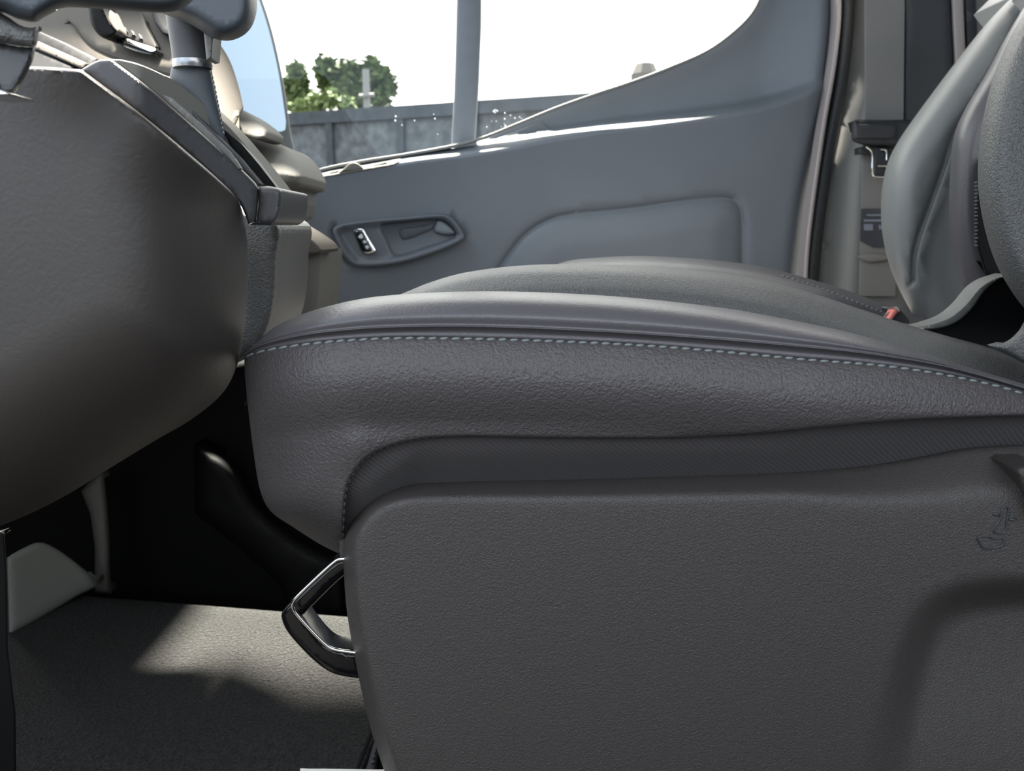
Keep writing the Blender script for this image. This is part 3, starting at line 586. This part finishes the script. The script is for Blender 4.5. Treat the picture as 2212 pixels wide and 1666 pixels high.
# steering wheel (bottom left of rim and one spoke)
wh = thing('steering_wheel', P(60, 60, .36), 'leather steering wheel rim crossing the top left of the view', 'steering wheel')
ro = sm([(-80, 20), (0, 26), (40, 42), (75, 48), (100, 34), (125, 20), (150, 16), (220, 19), (300, 25), (355, 27), (395, 18), (425, -10), (440, -50)])+[(445, -90), (-80, -90)]
relief('rim', ro, .36, M['wheel'], wh, r=30, rd=.025, step=12, thick=.02, auto=None)
relief('grip_patch', sm([(-60, 20), (0, 28), (40, 50), (62, 57), (84, 56)])+sm([(83, 70), (78, 98), (50, 100), (0, 92), (-60, 84)]), .37, M['grain_leather'], wh, r=16, rd=.012, step=8, thick=.003, slope=1)
relief('spoke', [(-60, 80), (0, 88), (40, 96), (78, 98)]+sm([(72, 130), (55, 165), (36, 196), (20, 202), (-60, 196)]), .38, M['bezel'], wh, r=12, rd=.01, step=10, thick=.003, slope=1)
relief('spoke_trim', smc([(-50, 193), (0, 192), (15, 198), (18, 206), (0, 207), (-50, 207)]), .368, M['chrome'], wh, r=4, rd=.004, step=6, thick=.02)
# ================================================================== FOOTWELL
pad = tag(relief('foot_rest', sm([(15, 1205), (50, 1185), (85, 1172), (120, 1185), (165, 1218), (195, 1245), (205, 1270)])+[(172, 1285), (20, 1375)], lambda V: 1.045-.0006*(175-V[:, 0]), M['foot'], None, r=16, rd=.008, step=12, thick=.03, auto=None), 'pale grey foot rest at the far left of the footwell', 'foot rest')
tag(relief('kick_panel', sm([(175, 1060), (218, 1020), (228, 1060), (236, 1150), (238, 1230), (240, 1285)])+[(205, 1280), (205, 1180), (195, 1110)], 1.12, M['dash_grey'], None, r=16, rd=.03, step=12, thick=.02, auto=None), 'narrow grey upright trim behind the foot rest', 'trim panel')
tag(relief('console_leg', [(-60, 1120), (10, 1150), (16, 1250), (18, 1400), (34, 1540), (36, 1760), (-60, 1760)], .6, M['black'], None, r=6, rd=.004, step=20, thick=.01, slope=1), 'black console leg at the lower left edge of the footwell', 'console leg')
hu = thing('dark_fill_panel', (-.3, 1.2, 0), 'black filler panel added for the dark space beyond the carpet', 'filler panel')  # added dark fill for the space beyond the carpet, shapes made up
relief('housing', [(-100, 900), (900, 700), (960, 1380), (740, 1440), (-100, 1380)], 1.22, M['black'], hu, r=20, rd=.04, step=40, thick=.06)
relief('duct', sm([(420, 960), (500, 1000), (560, 1090), (640, 1160), (735, 1210)])+sm([(740, 1330), (640, 1340), (600, 1260), (500, 1170), (420, 1110)]), 1.14, M['black'], hu, r=30, rd=.04, step=18, thick=.06, auto=None)  # made-up raised shape on the dark fill
ps = tag(relief('paper_sheet', [(648, 1661), (700, 1661), (836, 1663), (850, 1720), (650, 1720)], .5, M['paper'], None, r=0, step=20, thick=.002), 'edge of a pale paper sheet at the bottom beside the seat rail', 'paper')

# ================================================================== OUTSIDE
mi = thing('door_mirror', (-.55, 1.6, .6), 'exterior door mirror reflecting blue sky beyond the dashboard', 'mirror')
def mplane(y0, x0):
    def f(V):
        k = (V[:, 0]-1106)/F; return (y0-1.6*x0)/(1-1.6*k)
    return f
medge = sm([(540, -70), (567, 0), (585, 55), (600, 115), (612, 175), (621, 235), (629, 290), (640, 340), (646, 385)])
relief('housing', medge+[(600, 400), (570, 320), (440, 320), (440, -70)], mplane(1.77, -.46), M['rubber'], mi, r=5, rd=.008, step=16, thick=.06)
relief('mirror_glass', [(q[0]-7, q[1]) for q in medge if q[1] < 268]+sm([(617, 272), (616, 280), (608, 284)])+[(560, 284), (440, 284), (440, -70)], mplane(1.74, -.46), M['mirror'], mi, r=0, step=30, thick=.004)
relief('blind_spot_glass', smc([(565, 302), (598, 304), (602, 312), (600, 330), (565, 330)]), mplane(1.73, -.46), M['mirror'], mi, r=0, step=14, thick=.004)
# concrete boundary wall
fw = thing('concrete_wall', (-1, 9.4, -.75), 'stained grey concrete boundary wall with ribs seen through the door window', 'wall')
A = Vector((-2.8, 10, 0)); B = Vector((.92, 8.5, 0)); dd = (B-A).normalized(); nn = Vector((dd.y, -dd.x, 0))
if nn.y > 0: nn = -nn
def wbox(name, t0, t1, z0, z1, o0, o1, m):
    bm = bmesh.new(); vs = []
    for t in (t0, t1):
        for o_ in (o0, o1):
            for z in (z0, z1): q = A+dd*t+nn*o_; vs.append(bm.verts.new((q.x, q.y, z)))
    for f in ((0, 1, 3, 2), (4, 6, 7, 5), (0, 4, 5, 1), (2, 3, 7, 6), (0, 2, 6, 4), (1, 5, 7, 3)): bm.faces.new([vs[i] for i in f])
    return link(name, bm, m, fw, False)
ZT = CZ+10*math.tan(math.atan((833-247)/F)-PITCH)
wbox('wall_slab', -12, 14, -.75, ZT-.1, -.15, 0, M['concrete'])
wbox('coping', -12, 14, ZT-.14, ZT, -.2, .06, M['concrete_cap'])
for t in [x_ for x_ in (-1.1, -.15, .66, 1.62, 2.55, 3.5, 4.5)]: wbox('rib', t, t+.09, -.75, ZT-.14, 0, .05, M['concrete_cap'])
# trees, each with its crown and trunk
def tree(label, px, py, D, blobs, m, nleaf, size, group='trees beyond the wall'):
    b = P(px, py, D); t = thing('tree', (b[0], D, -.75), label, 'tree', group)
    bm = bmesh.new(); tubemesh(bm, [(b[0], D, -.75), (b[0]+.1, D, b[2]*.6), (b[0], D, b[2])], [.28, .2, .1], 8); link('trunk', bm, M['bark'], t)
    bm = bmesh.new(); rnd = random.Random(px)
    for (bx, by, br) in blobs:
        c = Vector(P(bx, by, D)); R = br/F*D
        for k in range(int(nleaf*(br/30)**2)):
            v = Vector((rnd.gauss(0, 1), rnd.gauss(0, 1), rnd.gauss(0, 1))).normalized()*R*(rnd.random()**.4)*(1+.25*math.sin(k*.37)); q = c+v
            s = size*rnd.uniform(.6, 1.4); a = Vector((rnd.uniform(-1, 1), rnd.uniform(-1, 1), rnd.uniform(-.6, .6))).normalized()*s; e = a.cross(Vector((rnd.uniform(-1, 1), rnd.uniform(-1, 1), rnd.uniform(-1, 1)))).normalized()*s*.6
            bm.faces.new([bm.verts.new(q+a), bm.verts.new(q+e), bm.verts.new(q-a), bm.verts.new(q-e)])
    link('crown', bm, m, t, False)
tree('bushy green tree at the left, next to the door mirror', 640, 215, 40, [(640, 155, 20), (648, 175, 20), (632, 190, 26), (650, 215, 30)], M['leaf'], 420, .2)
tree('largest green tree above the wall, around the pale pole', 750, 215, 42, [(705, 148, 24), (735, 160, 26), (765, 150, 20), (800, 145, 20), (825, 165, 24), (842, 190, 16), (790, 180, 30), (740, 195, 30), (700, 180, 18), (820, 212, 26), (770, 215, 26)], M['leaf'], 420, .2)
tree('low pale green bush just above the wall, in front of the trees', 700, 230, 36, [(680, 225, 20), (715, 218, 22), (750, 228, 18), (660, 232, 16), (640, 236, 14)], M['leaf2'], 420, .16)
up = thing('utility_pole', (P(790, 200, 34)[0], 34, -.75), 'pale weathered utility pole standing in front of the largest tree', 'pole')
b0 = P(790, 150, 34)
tube('post', [(b0[0], 34, -.75), b0], .14, M['pole'], up, 8)
tube('crossarm', [P(776, 208, 33.8), P(808, 205, 33.8)], .08, M['pole'], up, 6)
tb = thing('roof_turret', P(1392, 200, 30), 'small beige flat-topped roof structure peeking over the window sill', 'building')
bm = bmesh.new(); q = Vector(P(1392, 165, 30)); rs = []
for z_, r_ in ((-2.2, .5), (.0, .5), (.05, .52), (.42, .34)):
    rs.append([bm.verts.new((q.x+math.cos(k*math.pi/4+.39)*r_, q.y+math.sin(k*math.pi/4+.39)*r_, q.z+z_)) for k in range(8)])
for a, b in zip(rs[:-1], rs[1:]):
    for k in range(8): bm.faces.new((a[k], a[(k+1) % 8], b[(k+1) % 8], b[k]))
bm.faces.new(rs[-1]); bm.faces.new(rs[0]); link('turret_body', bm, M['beige'], tb, False)
